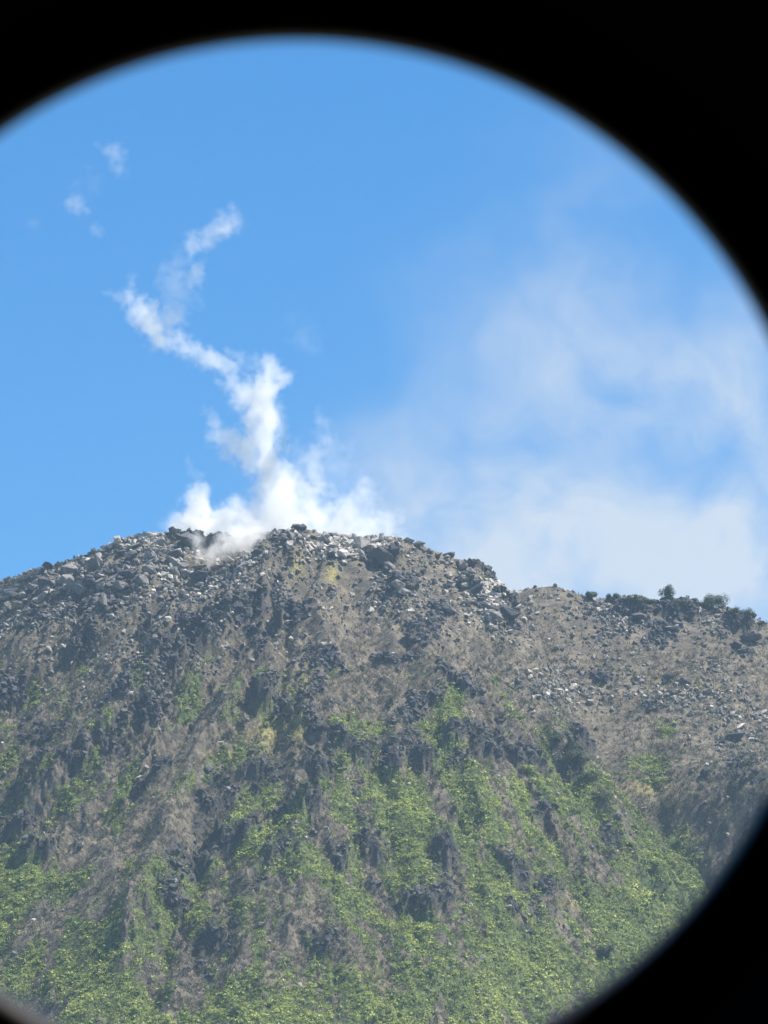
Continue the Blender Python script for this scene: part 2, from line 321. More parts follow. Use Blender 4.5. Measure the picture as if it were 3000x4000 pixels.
gcol = mixrgb(t, remap(t, n2, .38, .62), (.058, .078, .028), (.150, .20, .052))
gcol = mixrgb(t, M(t, 'MULTIPLY', remap(t, n3, .5, .68), .6), gcol, (.14, .19, .07))
c = mixrgb(t, M(t, 'MULTIPLY', attr(t, 'green'), .92), c, gcol)
L(t, c, b.inputs['Base Color'])
bmp = t.nodes.new('ShaderNodeBump'); bmp.inputs['Strength'].default_value = .9; bmp.inputs['Distance'].default_value = .5
L(t, M(t, 'ADD', n3, M(t, 'MULTIPLY', n2, 1.5)), bmp.inputs['Height']); L(t, bmp.outputs[0], b.inputs['Normal'])

def stone_mat(name, lo, hi):
    m, t, b = mat(name); oi = t.nodes.new('ShaderNodeObjectInfo'); g = t.nodes.new('ShaderNodeNewGeometry')
    r = M(t, 'FRACT', M(t, 'ADD', attr(t, 'tint'), oi.outputs['Random']))
    c = mixrgb(t, r, lo, hi)
    q = noise(t, 1.6, 6, .7, g.outputs['Position'])
    c = mixrgb(t, M(t, 'MULTIPLY', remap(t, q, .5, .7), .6), c, tuple(v * .45 for v in lo))
    c = mixrgb(t, M(t, 'MULTIPLY', remap(t, noise(t, .7, 5, .6, g.outputs['Position']), .52, .66), .5), c, (hi[0] * 1.15, hi[1] * 1.02, hi[2] * .9))
    L(t, c, b.inputs['Base Color'])
    bp = t.nodes.new('ShaderNodeBump'); bp.inputs['Strength'].default_value = .7; bp.inputs['Distance'].default_value = .25
    L(t, noise(t, 3.5, 6, .7, g.outputs['Position']), bp.inputs['Height']); L(t, bp.outputs[0], b.inputs['Normal'])
    return m
M_DARK = stone_mat('dark_lava', (.055, .055, .062), (.10, .097, .098))
M_GREY = stone_mat('grey_lava', (.15, .145, .14), (.27, .25, .225))
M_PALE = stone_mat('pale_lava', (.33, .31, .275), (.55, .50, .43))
def leaf_mat(name, cols, trans=.25):
    m, t, b = mat(name); a = attr(t, 'tint'); g = t.nodes.new('ShaderNodeNewGeometry')
    oi = t.nodes.new('ShaderNodeObjectInfo')
    cr = t.nodes.new('ShaderNodeValToRGB'); L(t, M(t, 'FRACT', M(t, 'ADD', a, oi.outputs['Random'])) if False else a, cr.inputs[0])
    el = cr.color_ramp.elements
    while len(el) < len(cols): el.new(.5)
    for i, cc in enumerate(cols): el[i].position = i / (len(cols) - 1); el[i].color = cc + (1,)
    c = mixrgb(t, M(t, 'MULTIPLY', remap(t, noise(t, .2, 4, .6, g.outputs['Position']), .45, .6), .35), cr.outputs[0], cols[-1])
    L(t, c, b.inputs['Base Color']); b.inputs['Roughness'].default_value = .6
    tr = t.nodes.new('ShaderNodeBsdfTranslucent'); L(t, c, tr.inputs[0]); mx = t.nodes.new('ShaderNodeMixShader'); mx.inputs[0].default_value = trans
    out = [n for n in t.nodes if n.type == 'OUTPUT_MATERIAL'][0]
    L(t, b.outputs[0], mx.inputs[1]); L(t, tr.outputs[0], mx.inputs[2]); L(t, mx.outputs[0], out.inputs[0])
    return m
M_LEAF = leaf_mat('leaves', [(.055, .076, .024), (.185, .235, .050), (.310, .375, .080), (.46, .50, .13)])
M_DLEAF = leaf_mat('dark_leaves', [(.030, .045, .022), (.05, .072, .03), (.085, .115, .045)])
M_DRY = leaf_mat('dry_twigs', [(.065, .056, .042), (.12, .105, .074), (.19, .165, .105), (.14, .155, .07)], .1)
mw, t, b = mat('bark'); b.inputs['Base Color'].default_value = (.07, .055, .045, 1)
M_BARK = mw

# ------------------------------------------------------------------ terrain mesh
ny, nx = GX.shape
idx = np.arange(nx * ny, dtype=np.int32).reshape(ny, nx)
F = np.stack([idx[:-1, :-1], idx[:-1, 1:], idx[1:, 1:], idx[1:, :-1]], -1).reshape(-1, 4)
me = np_mesh('mountain', np.stack([GX, GY, GZ], -1).reshape(-1, 3), F, {'green': GRN, 'yellow': YEL, 'rock': ROCK}, smooth=True)
tag(link('mountain_terrain', me, mg), 'steep brown and green volcano slope under the steaming summit', None, None, 'structure')

# sampling the terrain
CX = np.arange(-92, 92, STEP)
def gi(x, y): return np.clip(np.searchsorted(ax_, x) - 1, 0, nx - 2), np.clip(np.searchsorted(ay_, y) - 1, 0, ny - 2)
def samp(A, x, y):
    i, j = gi(x, y); fx = np.clip((x - ax_[i]) / (ax_[i + 1] - ax_[i]), 0, 1); fy = np.clip((y - ay_[j]) / (ay_[j + 1] - ay_[j]), 0, 1)
    return (A[j, i] * (1 - fx) + A[j, i + 1] * fx) * (1 - fy) + (A[j + 1, i] * (1 - fx) + A[j + 1, i + 1] * fx) * fy
i0, i1 = np.searchsorted(ax_, [-95, 95]); j0, j1 = np.searchsorted(ay_, [1266, 1546])
# first visible terrain point for a picture position: march the ray over the finished height grid
def ground_at(u, v):
    a, b_ = (u - 829.5) / FPX, (1106 - v) / FPX; d = FW + a * np.array([1., 0, 0]) + b_ * UP
    ts = np.arange(1270, 1640, .2); X = d[0] * ts; Yv = d[1] * ts; Z = CZ + d[2] * ts
    g = samp(GZ, X, Yv) - Z; k = np.argmax(g > 0)
    if not (g > 0).any():
        k = int(np.argmax(g)); return X[k], Yv[k], float(samp(GZ, X[k:k+1], Yv[k:k+1])[0])
    return X[k], Yv[k], Z[k]

# ------------------------------------------------------------------ stones, as convex shapes
def hull_mesh(seed, npt=16, blocky=.5):
    rr = random.Random(seed); bm = bmesh.new()
    sx, sy, sz = 1, rr.uniform(.65, .95), rr.uniform(.5, .8)
    for i in range(npt):
        v = Vector((rr.gauss(0, 1), rr.gauss(0, 1), rr.gauss(0, 1))).normalized()
        m_ = max(abs(v.x), abs(v.y), abs(v.z)); v = v.lerp(v / m_ * .8, blocky)
        bm.verts.new((v.x * sx, v.y * sy, v.z * sz))
    r_ = bmesh.ops.convex_hull(bm, input=bm.verts)
    bmesh.ops.delete(bm, geom=[g for g in r_['geom_interior'] if isinstance(g, bmesh.types.BMVert)], context='VERTS')
    bmesh.ops.triangulate(bm, faces=bm.faces); return bm
def bm_arrays(bm):
    bm.verts.ensure_lookup_table(); bm.verts.index_update()
    V = np.array([v.co[:] for v in bm.verts]); F = np.array([[v.index for v in f.verts] for f in bm.faces]); bm.free(); return V, F
STONES = [bm_arrays(hull_mesh(100 + i, 11, .35)) for i in range(14)]
def rots(n, tilt=1.0):
    a = rng.uniform(0, 2 * np.pi, n); bq = rng.normal(0, .45 * tilt, n); cq = rng.normal(0, .45 * tilt, n)
    ca, sa, cb_, sb, cc, sc = np.cos(a), np.sin(a), np.cos(bq), np.sin(bq), np.cos(cq), np.sin(cq)
    Rz = np.zeros((n, 3, 3)); Rz[:, 0, 0] = ca; Rz[:, 0, 1] = -sa; Rz[:, 1, 0] = sa; Rz[:, 1, 1] = ca; Rz[:, 2, 2] = 1
    Rx = np.zeros((n, 3, 3)); Rx[:, 0, 0] = 1; Rx[:, 1, 1] = cb_; Rx[:, 1, 2] = -sb; Rx[:, 2, 1] = sb; Rx[:, 2, 2] = cb_
    Ry = np.zeros((n, 3, 3)); Ry[:, 0, 0] = cc; Ry[:, 0, 2] = sc; Ry[:, 2, 0] = -sc; Ry[:, 2, 2] = cc; Ry[:, 1, 1] = 1
    return Rx @ Ry @ Rz
def scatter(name, protos, P, size, matl, tint, tilt=1.0, smooth=False, tvar=.0):
    VV, FF, TT, off = [], [], [], 0; n = len(P); which = rng.integers(0, len(protos), n); RR = rots(n, tilt)
    for k, (V, Fq) in enumerate(protos):
        s = np.where(which == k)[0]
        if not len(s): continue
        v = np.einsum('nij,vj->nvi', RR[s], V) * size[s][:, None, None] + P[s][:, None, :]
        f = Fq[None] + (np.arange(len(s)) * len(V))[:, None, None] + off
        VV.append(v.reshape(-1, 3)); FF.append(f.reshape(-1, Fq.shape[1])); off += v.shape[0] * v.shape[1]
        tt = np.repeat(tint[s], len(V))
        if tvar: tt = tt + np.repeat(rng.normal(0, tvar, tt.size // 4 + 1), 4)[:tt.size]
        TT.append(np.clip(tt, 0, 1))
    me = np_mesh(name, np.concatenate(VV), np.concatenate(FF), {'tint': np.concatenate(TT)}, smooth)
    return link(name, me, matl)
def pick(weight, n, ymin=1290, ymax=1540):
    w = weight[j0:j1, i0:i1].ravel(); w = np.clip(w, 0, None); cs = np.cumsum(w); q = np.searchsorted(cs, rng.random(n) * cs[-1])
    jj, ii = np.unravel_index(q, (j1 - j0, i1 - i0)); x = ax_[ii + i0] + rng.uniform(0, STEP, n); y = ay_[jj + j0] + rng.uniform(0, STEP, n)
    return x, y, samp(GZ, x, y)
vis = ((GU > -90) & (GU < 1750) & (GV < 2400) & (GY < 1545)).astype(np.float32)
frontside = np.where(ON2 > .5, GY < yr2(GX) + 3, GY < yr1(GX) + 3)
vis = vis * frontside
pale_s = lambda x, y: samp(PALE, x, y)
# loose stones
for nm, lab, n, wt_, lo, hi, m_ in (
    ('small_stones', 'small dark lava stones strewn all over the slope', 9000, (.008 + RUB * .9 + ROCK * .7) * (1 - .8 * GRN), .16, .75, M_DARK),
    ('dark_rocks', 'dark jagged lava rocks piled in bands down the slope', 9500, (ROCK ** 1.3 + .001) * (1 - .5 * GRN) * (1 - .75 * sstep(1480, 1680, GV)), .35, 1.25, M_DARK),
    ('rubble', 'mid grey angular rubble scattered below the summit ridge', 11000, (.02 + RUB) * (1 - .9 * GRN) * (1 - .6 * ROCK), .18, 1.0, M_GREY),
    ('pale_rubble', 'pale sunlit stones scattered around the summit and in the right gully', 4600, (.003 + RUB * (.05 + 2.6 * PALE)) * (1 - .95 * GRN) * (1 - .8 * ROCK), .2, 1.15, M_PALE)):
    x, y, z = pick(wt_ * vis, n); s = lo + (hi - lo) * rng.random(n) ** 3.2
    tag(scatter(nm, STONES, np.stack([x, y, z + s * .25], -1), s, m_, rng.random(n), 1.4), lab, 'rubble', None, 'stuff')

# ------------------------------------------------------------------ plants as ground cover
def clump(seed, nl, size, flat=.6, up=.8):
    rr = random.Random(seed); V, Fq = [], []
    for i in range(nl):
        th = rr.uniform(0, 2 * math.pi); ph = rr.random() ** .6; rad = math.sqrt(rr.random())
        c = Vector((rad * math.cos(th), rad * math.sin(th), (1 - rad * rad) ** .5 * flat * rr.uniform(.5, 1.1)))
        n = (Vector((c.x * .8, c.y * .8, up)) + Vector((rr.gauss(0, .5), rr.gauss(0, .5), rr.gauss(0, .4)))).normalized()
        tg = n.cross(Vector((rr.gauss(0, 1), rr.gauss(0, 1), rr.gauss(0, 1)))).normalized(); bt = n.cross(tg)
        s = size * rr.uniform(.7, 1.3); k = len(V)
        V += [c + tg * s, c + bt * s * .6 - n * s * .15, c - tg * s * .8 - n * s * .1, c - bt * s * .6 - n * s * .15]; Fq.append([k, k + 1, k + 2, k + 3])
    return np.array([v[:] for v in V]), np.array(Fq)
def tuft(seed, nb=9):
    rr = random.Random(seed); V, Fq = [], []
    for i in range(nb):
        th = rr.uniform(0, 2 * math.pi); d = Vector((math.cos(th) * rr.uniform(.3, 1), math.sin(th) * rr.uniform(.3, 1), rr.uniform(.3, 1)))
        o = Vector((rr.gauss(0, .2), rr.gauss(0, .2), -.05)); sd_ = Vector((-d.y, d.x, rr.gauss(0, .4))).normalized() * rr.uniform(.035, .07); k = len(V)
        V += [o - sd_, o + sd_, o + d + sd_ * .4, o + d - sd_ * .4]; Fq.append([k, k + 1, k + 2, k + 3])
    return np.array([v[:] for v in V]), np.array(Fq)
LEAFY = [clump(200 + i, 15, .30) for i in range(10)]
LEAFY2 = [clump(260 + i, 15, .19, 1.1, .5) for i in range(8)]
FINE = [clump(240 + i, 14, .22, .45) for i in range(8)]
TUFT = [tuft(300 + i, 10) for i in range(8)]
n = 40000; x, y, z = pick((GRN ** 1.5 + .004) * vis * (1 - ROCK * .6), n); s = .36 + .75 * rng.random(n) ** 2.5
p_ = np.clip(samp(PG, x, y), 0, 1.4); lowf = np.clip((samp(GV, x, y) - 1400) / 800, 0, 1)
tint = np.clip(.22 + .30 * p_ + rng.normal(0, .16, n) + .12 * lowf + (fbm(x / 7, y / 9, 3, 2) - .5) * 1.1, 0, 1)
tag(scatter('leafy_ground_cover', LEAFY + LEAFY2, np.stack([x, y, z + s * .1], -1), s, M_LEAF, tint, .6, tvar=.06), 'bright green leafy growth in patches over the lower slope', 'ground cover', None, 'stuff')
SPD = spur_dist(GX, GY); SPUR = sstep(-14, -3, SPD) * sstep(2, -1, SPD) * (GV > 1560)
HOL = (ON2 > .5) * (GV > 1610) * (GU > 1400) * sstep(.3, .5, fbm(GX / 5, GY / 5, 3, 2))  # dark plants put in to deepen the shade of the right hollow
n = 25000; x, y, z = pick((SPUR * 1.2 + HOL * .8 + ROCK * .7 * sstep(1480, 1650, GV) + np.clip(GRN * .5 + sstep(0, .5, PG) * .35, 0, 1) * (1 - .2 * ROCK) + .02) * vis, n); s = .4 + .55 * rng.random(n) ** 2
tag(scatter('dark_undergrowth', FINE, np.stack([x, y, z + s * .1], -1), s, M_DLEAF, rng.random(n), .6), 'dark green low undergrowth between the brighter plants', 'undergrowth', None, 'stuff')
n = 34000; x, y, z = pick((.25 + .5 * sstep(-.3, .1, PG)) * (1 - .7 * GRN) * (1 - .5 * RUB.clip(0, 1)) * vis * sstep(1240, 1420, GV), n); s = .45 + .75 * rng.random(n)
tag(scatter('dry_brush', TUFT, np.stack([x, y, z], -1), s, M_DRY, np.clip(rng.normal(.45, .25, n), 0, 1), .8), 'dry grey brown brush covering the bare parts of the slope', 'dry brush', None, 'stuff')

# ------------------------------------------------------------------ single boulders
def boulder_mesh(seed, m_, npt=13, blocky=.45):
    bm = hull_mesh(seed, npt, blocky)
    bmesh.ops.bevel(bm, geom=list(bm.edges), offset=.035, segments=1, affect='EDGES')
    bmesh.ops.triangulate(bm, faces=bm.faces); bmesh.ops.subdivide_edges(bm, edges=list(bm.edges), cuts=1)
    rr = random.Random(seed)
    for v in bm.verts: v.co *= 1 + rr.uniform(-.05, .045)
    me = bpy.data.meshes.new('boulder'); bm.to_mesh(me); bm.free()
    at = me.attributes.new('tint', 'FLOAT', 'POINT'); me.materials.append(m_); return me
BM = {c: [boulder_mesh(400 + 20 * k + i, mm) for i in range(7)] for k, (c, mm) in enumerate((('dark', M_DARK), ('grey', M_GREY), ('pale', M_PALE)))}
PLACES = [(-50, 120, 'at the far left'), (120, 240, 'on the left shoulder'), (240, 360, 'left of the steam'), (360, 480, 'at the left steam vent'),
          (480, 600, 'below the main plume'), (600, 710, 'on the summit top'), (710, 830, 'in the right pale pile'), (830, 930, 'near the right crag'),
          (930, 1060, 'on the falling right ridge'), (1060, 1160, 'beside the right notch'), (1160, 1290, 'right of the notch'), (1290, 1430, 'below the bushy ridge'), (1430, 1720, 'at the far right')]
def bands(v): return 'near the skyline' if v < 1225 else ('just under the skyline' if v < 1300 else ('on the upper slope' if v < 1400 else ('on the middle slope' if v < 1560 else 'among the plants')))
def size_word(s): return 'huge' if s > 2.2 else ('big' if s > 1.4 else ('middling' if s > .95 else 'small'))
nb = 0
def boulder(u, v, px, tone, flat_=1.0, rest=.35, label=None, extra=None):
    global nb
    X, Yv, Z = ground_at(u, v + px * .25)
    s = px * .107 / 2 * 1.3
    o = bpy.data.objects.new('boulder', random.choice(BM[tone])); COL.objects.link(o)
    o.location = (X, Yv, Z + s * rest); o.rotation_euler = (random.gauss(0, .3), random.gauss(0, .3), random.uniform(0, 6.28)); o.scale = (s * random.uniform(.95, 1.15), s * random.uniform(.85, 1.05), s * flat_ * random.uniform(.9, 1.1))
    shape = 'flat ' if flat_ < .8 else ('tall ' if flat_ > 1.15 else '')
    pl = [p for a, b_, p in PLACES if a <= u < b_][0]
    tag(o, label or f'{size_word(s)} {shape}{tone} boulder {bands(v)}, {pl}', 'boulder', 'lava boulders on the upper slopes of the volcano'); nb += 1
    return o
NAMED = [ # u, v, px, tone, flat, label
 (425,1238,46,'dark',1.35,'largest dark block with its lit top painted pale at the foot of the left steam'),(428,1222,34,'pale',.5,'flat pale slab as painted sunlit top of the dark block below the left steam'),  # pale slab stands in for the boulder's sunlit top, above its dark front
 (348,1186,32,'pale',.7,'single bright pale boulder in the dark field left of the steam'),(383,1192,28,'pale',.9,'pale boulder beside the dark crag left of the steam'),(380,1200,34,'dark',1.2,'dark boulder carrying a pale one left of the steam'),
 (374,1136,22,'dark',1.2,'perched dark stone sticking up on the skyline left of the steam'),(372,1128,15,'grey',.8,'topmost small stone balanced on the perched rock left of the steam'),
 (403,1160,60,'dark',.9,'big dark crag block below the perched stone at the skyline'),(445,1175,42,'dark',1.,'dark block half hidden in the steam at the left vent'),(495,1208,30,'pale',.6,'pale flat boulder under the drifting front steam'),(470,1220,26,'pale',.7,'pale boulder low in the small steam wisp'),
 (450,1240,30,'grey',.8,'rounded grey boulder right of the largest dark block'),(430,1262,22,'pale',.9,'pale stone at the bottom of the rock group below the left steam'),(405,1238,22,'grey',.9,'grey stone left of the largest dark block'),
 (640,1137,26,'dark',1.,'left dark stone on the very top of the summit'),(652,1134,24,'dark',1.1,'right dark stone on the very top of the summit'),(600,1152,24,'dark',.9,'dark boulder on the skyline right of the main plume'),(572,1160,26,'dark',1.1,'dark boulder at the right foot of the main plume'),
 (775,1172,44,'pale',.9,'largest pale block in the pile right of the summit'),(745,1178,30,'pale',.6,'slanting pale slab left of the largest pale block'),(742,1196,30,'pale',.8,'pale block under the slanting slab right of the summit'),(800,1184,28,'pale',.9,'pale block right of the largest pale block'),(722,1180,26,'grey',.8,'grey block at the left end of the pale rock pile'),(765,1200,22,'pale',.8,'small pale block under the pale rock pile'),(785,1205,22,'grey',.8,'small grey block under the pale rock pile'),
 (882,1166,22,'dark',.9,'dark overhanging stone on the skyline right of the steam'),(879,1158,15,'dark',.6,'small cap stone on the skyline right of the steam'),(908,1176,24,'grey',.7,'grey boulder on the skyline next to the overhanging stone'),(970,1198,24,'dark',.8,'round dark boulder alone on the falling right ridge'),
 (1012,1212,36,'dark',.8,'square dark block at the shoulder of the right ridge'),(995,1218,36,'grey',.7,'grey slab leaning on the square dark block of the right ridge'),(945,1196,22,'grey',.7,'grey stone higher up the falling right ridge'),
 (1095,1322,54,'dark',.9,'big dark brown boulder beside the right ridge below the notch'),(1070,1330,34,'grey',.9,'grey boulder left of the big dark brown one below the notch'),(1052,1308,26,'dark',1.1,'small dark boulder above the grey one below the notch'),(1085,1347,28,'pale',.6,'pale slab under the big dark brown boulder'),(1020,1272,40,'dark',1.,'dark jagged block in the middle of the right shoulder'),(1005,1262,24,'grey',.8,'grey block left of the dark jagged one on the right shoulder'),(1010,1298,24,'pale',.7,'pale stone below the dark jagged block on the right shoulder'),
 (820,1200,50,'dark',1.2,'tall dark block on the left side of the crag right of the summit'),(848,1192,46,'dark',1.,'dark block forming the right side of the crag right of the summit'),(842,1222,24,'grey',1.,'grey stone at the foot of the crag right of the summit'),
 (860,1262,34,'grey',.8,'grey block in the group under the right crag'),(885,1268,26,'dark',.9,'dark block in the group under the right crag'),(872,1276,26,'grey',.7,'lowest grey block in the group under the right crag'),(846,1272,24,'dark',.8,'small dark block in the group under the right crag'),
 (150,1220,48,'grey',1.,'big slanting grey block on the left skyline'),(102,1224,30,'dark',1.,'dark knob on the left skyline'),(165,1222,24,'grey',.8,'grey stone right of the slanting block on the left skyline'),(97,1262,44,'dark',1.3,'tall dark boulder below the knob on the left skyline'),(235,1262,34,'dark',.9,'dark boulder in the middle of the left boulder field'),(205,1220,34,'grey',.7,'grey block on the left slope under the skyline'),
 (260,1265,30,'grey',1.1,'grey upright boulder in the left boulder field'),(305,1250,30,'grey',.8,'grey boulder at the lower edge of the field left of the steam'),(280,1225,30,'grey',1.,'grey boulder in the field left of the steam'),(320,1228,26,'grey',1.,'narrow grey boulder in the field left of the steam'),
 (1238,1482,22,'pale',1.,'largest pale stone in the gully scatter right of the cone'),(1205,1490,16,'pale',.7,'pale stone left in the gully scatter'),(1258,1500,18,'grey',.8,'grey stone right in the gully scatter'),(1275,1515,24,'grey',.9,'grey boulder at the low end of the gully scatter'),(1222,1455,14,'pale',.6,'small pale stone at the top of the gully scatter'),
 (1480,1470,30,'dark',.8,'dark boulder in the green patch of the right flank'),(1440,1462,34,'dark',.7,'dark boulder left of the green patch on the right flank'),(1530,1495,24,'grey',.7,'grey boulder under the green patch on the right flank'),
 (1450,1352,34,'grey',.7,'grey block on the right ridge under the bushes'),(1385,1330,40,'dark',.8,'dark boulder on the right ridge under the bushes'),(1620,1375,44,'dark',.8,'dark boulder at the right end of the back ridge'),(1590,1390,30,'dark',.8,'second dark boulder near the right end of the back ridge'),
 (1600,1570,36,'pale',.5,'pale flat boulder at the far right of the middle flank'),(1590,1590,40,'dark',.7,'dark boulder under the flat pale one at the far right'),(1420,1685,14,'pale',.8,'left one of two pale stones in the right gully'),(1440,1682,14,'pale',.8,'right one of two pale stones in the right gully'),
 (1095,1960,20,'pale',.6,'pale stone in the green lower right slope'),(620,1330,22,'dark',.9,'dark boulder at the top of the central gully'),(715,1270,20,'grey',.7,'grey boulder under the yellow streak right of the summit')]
for q in NAMED: boulder(q[0], q[1], q[2], q[3], q[4], .3, q[5])
rb = random.Random(5)
ZONES = [(40,1275,70,22,'grey',12,34),(130,1262,80,22,'grey',16,38),(60,1310,90,26,'grey',8,30),(200,1250,60,30,'dark',14,38),(290,1168,50,12,'pale',12,24),(310,1180,60,20,'grey',18,27),(330,1215,60,24,'grey',16,32),(270,1200,40,16,'dark',8,30),
         (765,1182,55,18,'pale',24,28),(700,1168,40,12,'dark',8,24),(480,1190,50,18,'dark',10,24),(540,1180,30,14,'dark',8,24),(620,1160,50,10,'dark',12,22),(500,1280,90,40,'dark',10,26),(870,1260,50,34,'dark',10,26),(940,1200,50,12,'grey',10,18),(990,1240,50,24,'grey',10,22),
         (1060,1320,30,40,'grey',8,20),(1215,1480,60,26,'grey',10,13),(1290,1350,60,50,'grey',8,14),(1400,1325,90,14,'dark',12,26),(1520,1335,70,20,'dark',10,28),(1520,1470,80,40,'grey',10,24),(1600,1520,60,60,'dark',8,26)]
for (cu, cv, ru, rv, tone, cnt, mx) in ZONES:
    for i in range(cnt):
        if nb >= 298: break
        u = max(-20, min(1675, cu + rb.gauss(0, .7) * ru)); v = cv + rb.gauss(0, .7) * rv
        tn = tone if rb.random() < .75 else rb.choice(['dark', 'grey', 'grey', 'pale'])
        cl = crest1 if not on2_at(u, v) else crest2
        v = max(v, np.interp(u, cl[:, 0], cl[:, 1]) + 2)
        boulder(u, v, mx * rb.uniform(.5, 1.0), tn, rb.choice([.65, .9, 1., 1.2]))

# ------------------------------------------------------------------ single bushes
def crown_mesh(seed, nl, ls, wx_, h, shape='round'):
    rr = random.Random(seed); V, Fq = [], []
    lobes = [(Vector((rr.uniform(-.55, .55) * wx_, rr.uniform(-.5, .5) * wx_, h * rr.uniform(.25, .8))), rr.uniform(.3, .5) * min(wx_, h)) for _ in range(9)]
    if shape == 'cone': lobes = [(Vector((rr.uniform(-1, 1) * wx_ * .45 * (1 - k / 12), rr.uniform(-1, 1) * wx_ * .45 * (1 - k / 12), h * (.1 + .85 * k / 10))), wx_ * (.55 - .033 * k)) for k in range(11)]
    T = []
    for i in range(nl):
        c, r_ = rr.choice(lobes); d = Vector((rr.gauss(0, 1), rr.gauss(0, 1), rr.gauss(0, 1))).normalized()
        p = c + d * r_ * rr.uniform(.55, 1.1); p.z = max(p.z, .02)
        n_ = (d + Vector((rr.gauss(0, .5), rr.gauss(0, .5), .5))).normalized(); tg = n_.cross(Vector((rr.gauss(0, 1), rr.gauss(0, 1), rr.gauss(0, 1)))).normalized(); bt = n_.cross(tg)
        s = ls * rr.uniform(.6, 1.3); k = len(V)
        V += [p + tg * s, p + bt * s * .55, p - tg * s, p - bt * s * .55]; Fq.append([k, k + 1, k + 2, k + 3]); T += [min(1, max(0, rr.gauss(.5, .25)))] * 4
    return np_mesh('crown', np.array([v[:] for v in V]), np.array(Fq), {'tint': np.array(T)})
def trunk_mesh(h, w):
    bm = bmesh.new(); rr = random.Random(int(h * 99))
    for i in range(5):
        lean = Vector((rr.uniform(-.4, .4) * w, rr.uniform(-.4, .4) * w, h)) if i else Vector((0, 0, h))
        bmesh.ops.create_cone(bm, segments=6, radius1=.09 * (1 if i == 0 else .5), radius2=.03, depth=lean.length, matrix=Matrix.Translation(lean / 2) @ lean.to_track_quat('Z', 'Y').to_matrix().to_4x4())
    me = bpy.data.meshes.new('trunk'); bm.to_mesh(me); bm.free(); return me
SHR = [(1438,1292,2.9,3.7,'round','tall dark upright bush standing up on the right skyline'),(1548,1312,7.6,3.4,'round','widest round bush on the right skyline'),(1518,1314,3.0,1.8,'round','low bush leaning on the left of the widest skyline bush'),
       (1587,1330,2.2,2.4,'round','small bush right of the widest skyline bush'),(1617,1336,2.6,3.2,'round','round bush farthest right on the skyline'),(1278,1293,2.2,2.2,'round','leftmost bush on the right hand skyline beside the dip'),
       (1325,1295,2.8,1.7,'round','low bush between the leftmost one and the tall upright bush'),(1372,1300,3.4,2.0,'round','low bush left of the tall upright bush'),(1470,1306,3.6,2.0,'round','low bush right of the tall upright bush'),(1400,1302,2.6,1.6,'round','small low bush close to the left of the tall upright bush'),
       (1645,1352,2.6,1.5,'round','bush cut by the right edge of the view'),(1308,2065,2.6,3.4,'round','lone dark bush low in the green lower right slope'),(1137,1672,2.2,2.6,'round','small bushy tree in front of the dark cliff right of centre'),
       (1250,1650,4.0,3.6,'round','dark bush on the crest of the green spur'),(1232,1620,3.2,2.8,'round','bush above the dark one on the green spur'),(1270,1690,4.2,3.2,'round','lower dark bush on the green spur'),(1300,1730,3.6,3.0,'round','lowest dark bush on the green spur edge'),(1198,1600,3.0,2.2,'round','topmost small bush on the green spur')]
for i, (u, v, w_, h_, sh, lab) in enumerate(SHR):
    X, Yv, Z = ground_at(u, v + 3)
    e_ = bpy.data.objects.new('bush', None); COL.objects.link(e_); e_.location = (X, Yv, Z - .15); tag(e_, lab, 'bush', 'bushes on the right hand skyline and spur')
    link('crown', crown_mesh(600 + i, int(600 + 110 * w_ * h_), .17, w_ * .62 if sh == 'cone' else w_ * .85, h_, sh), M_DLEAF if i != 12 else M_LEAF, e_)
    link('trunk', trunk_mesh(h_ * .7, w_), M_BARK, e_)
# leafy shrubs that show singly on the green lower slope
PR = [crown_mesh(700 + i, 220, .2, 1.0, .95) for i in range(5)]
for p in PR: p.materials.append(M_LEAF)
TM = trunk_mesh(.7, .8); TM.materials.append(M_BARK)
rs = random.Random(9); SIDE = [(-9999, 280, 'far left'), (280, 560, 'left'), (560, 830, 'centre'), (830, 1100, 'right of centre'), (1100, 1380, 'right'), (1380, 9999, 'far right')]
x, y, z = pick(GRN ** 3 * vis * (GV > 1450) * (1 - ROCK), 170)
uu, vv = proj(x, y, z)
for i in range(170):
    s = rs.uniform(.6, 1.25); u, v = uu[i], vv[i]
    e_ = bpy.data.objects.new('leafy_shrub', None); COL.objects.link(e_); e_.location = (x[i], y[i], z[i] - .1); e_.rotation_euler.z = rs.uniform(0, 6.28); e_.scale = (s, s, s * rs.uniform(.8, 1.1))
    sd_ = [q for a, b_, q in SIDE if a <= u < b_][0]
    tag(e_, f"{'large' if s > 1.03 else ('mid sized' if s > .82 else 'small')} green leafy shrub {'high' if v < 1650 else ('midway' if v < 1900 else 'low')} on the slope, {sd_}", 'shrub', 'leafy green shrubs on the slope')
    link('crown', PR[i % 5], None, e_); link('trunk', TM, None, e_)

bpy.context.view_layer.update()
ORD = ['leftmost', 'second', 'third', 'fourth', 'fifth', 'sixth', 'seventh', 'eighth', 'ninth', 'tenth', 'eleventh', 'twelfth', 'thirteenth', 'fourteenth', 'fifteenth', 'sixteenth', 'seventeenth', 'eighteenth', 'nineteenth', 'twentieth']
same = {}
for o in COL.objects:
    if o.get('category') in ('boulder', 'shrub'): same.setdefault(o['label'], []).append(o)
for lab, os_ in same.items():
    if len(os_) > 1:
        os_.sort(key=lambda o: o.location.x / o.location.y)
        for k, o in enumerate(os_): o['label'] = ('leftmost ' if k == 0 else f'{ORD[min(k, 19)]} from left, ') + lab
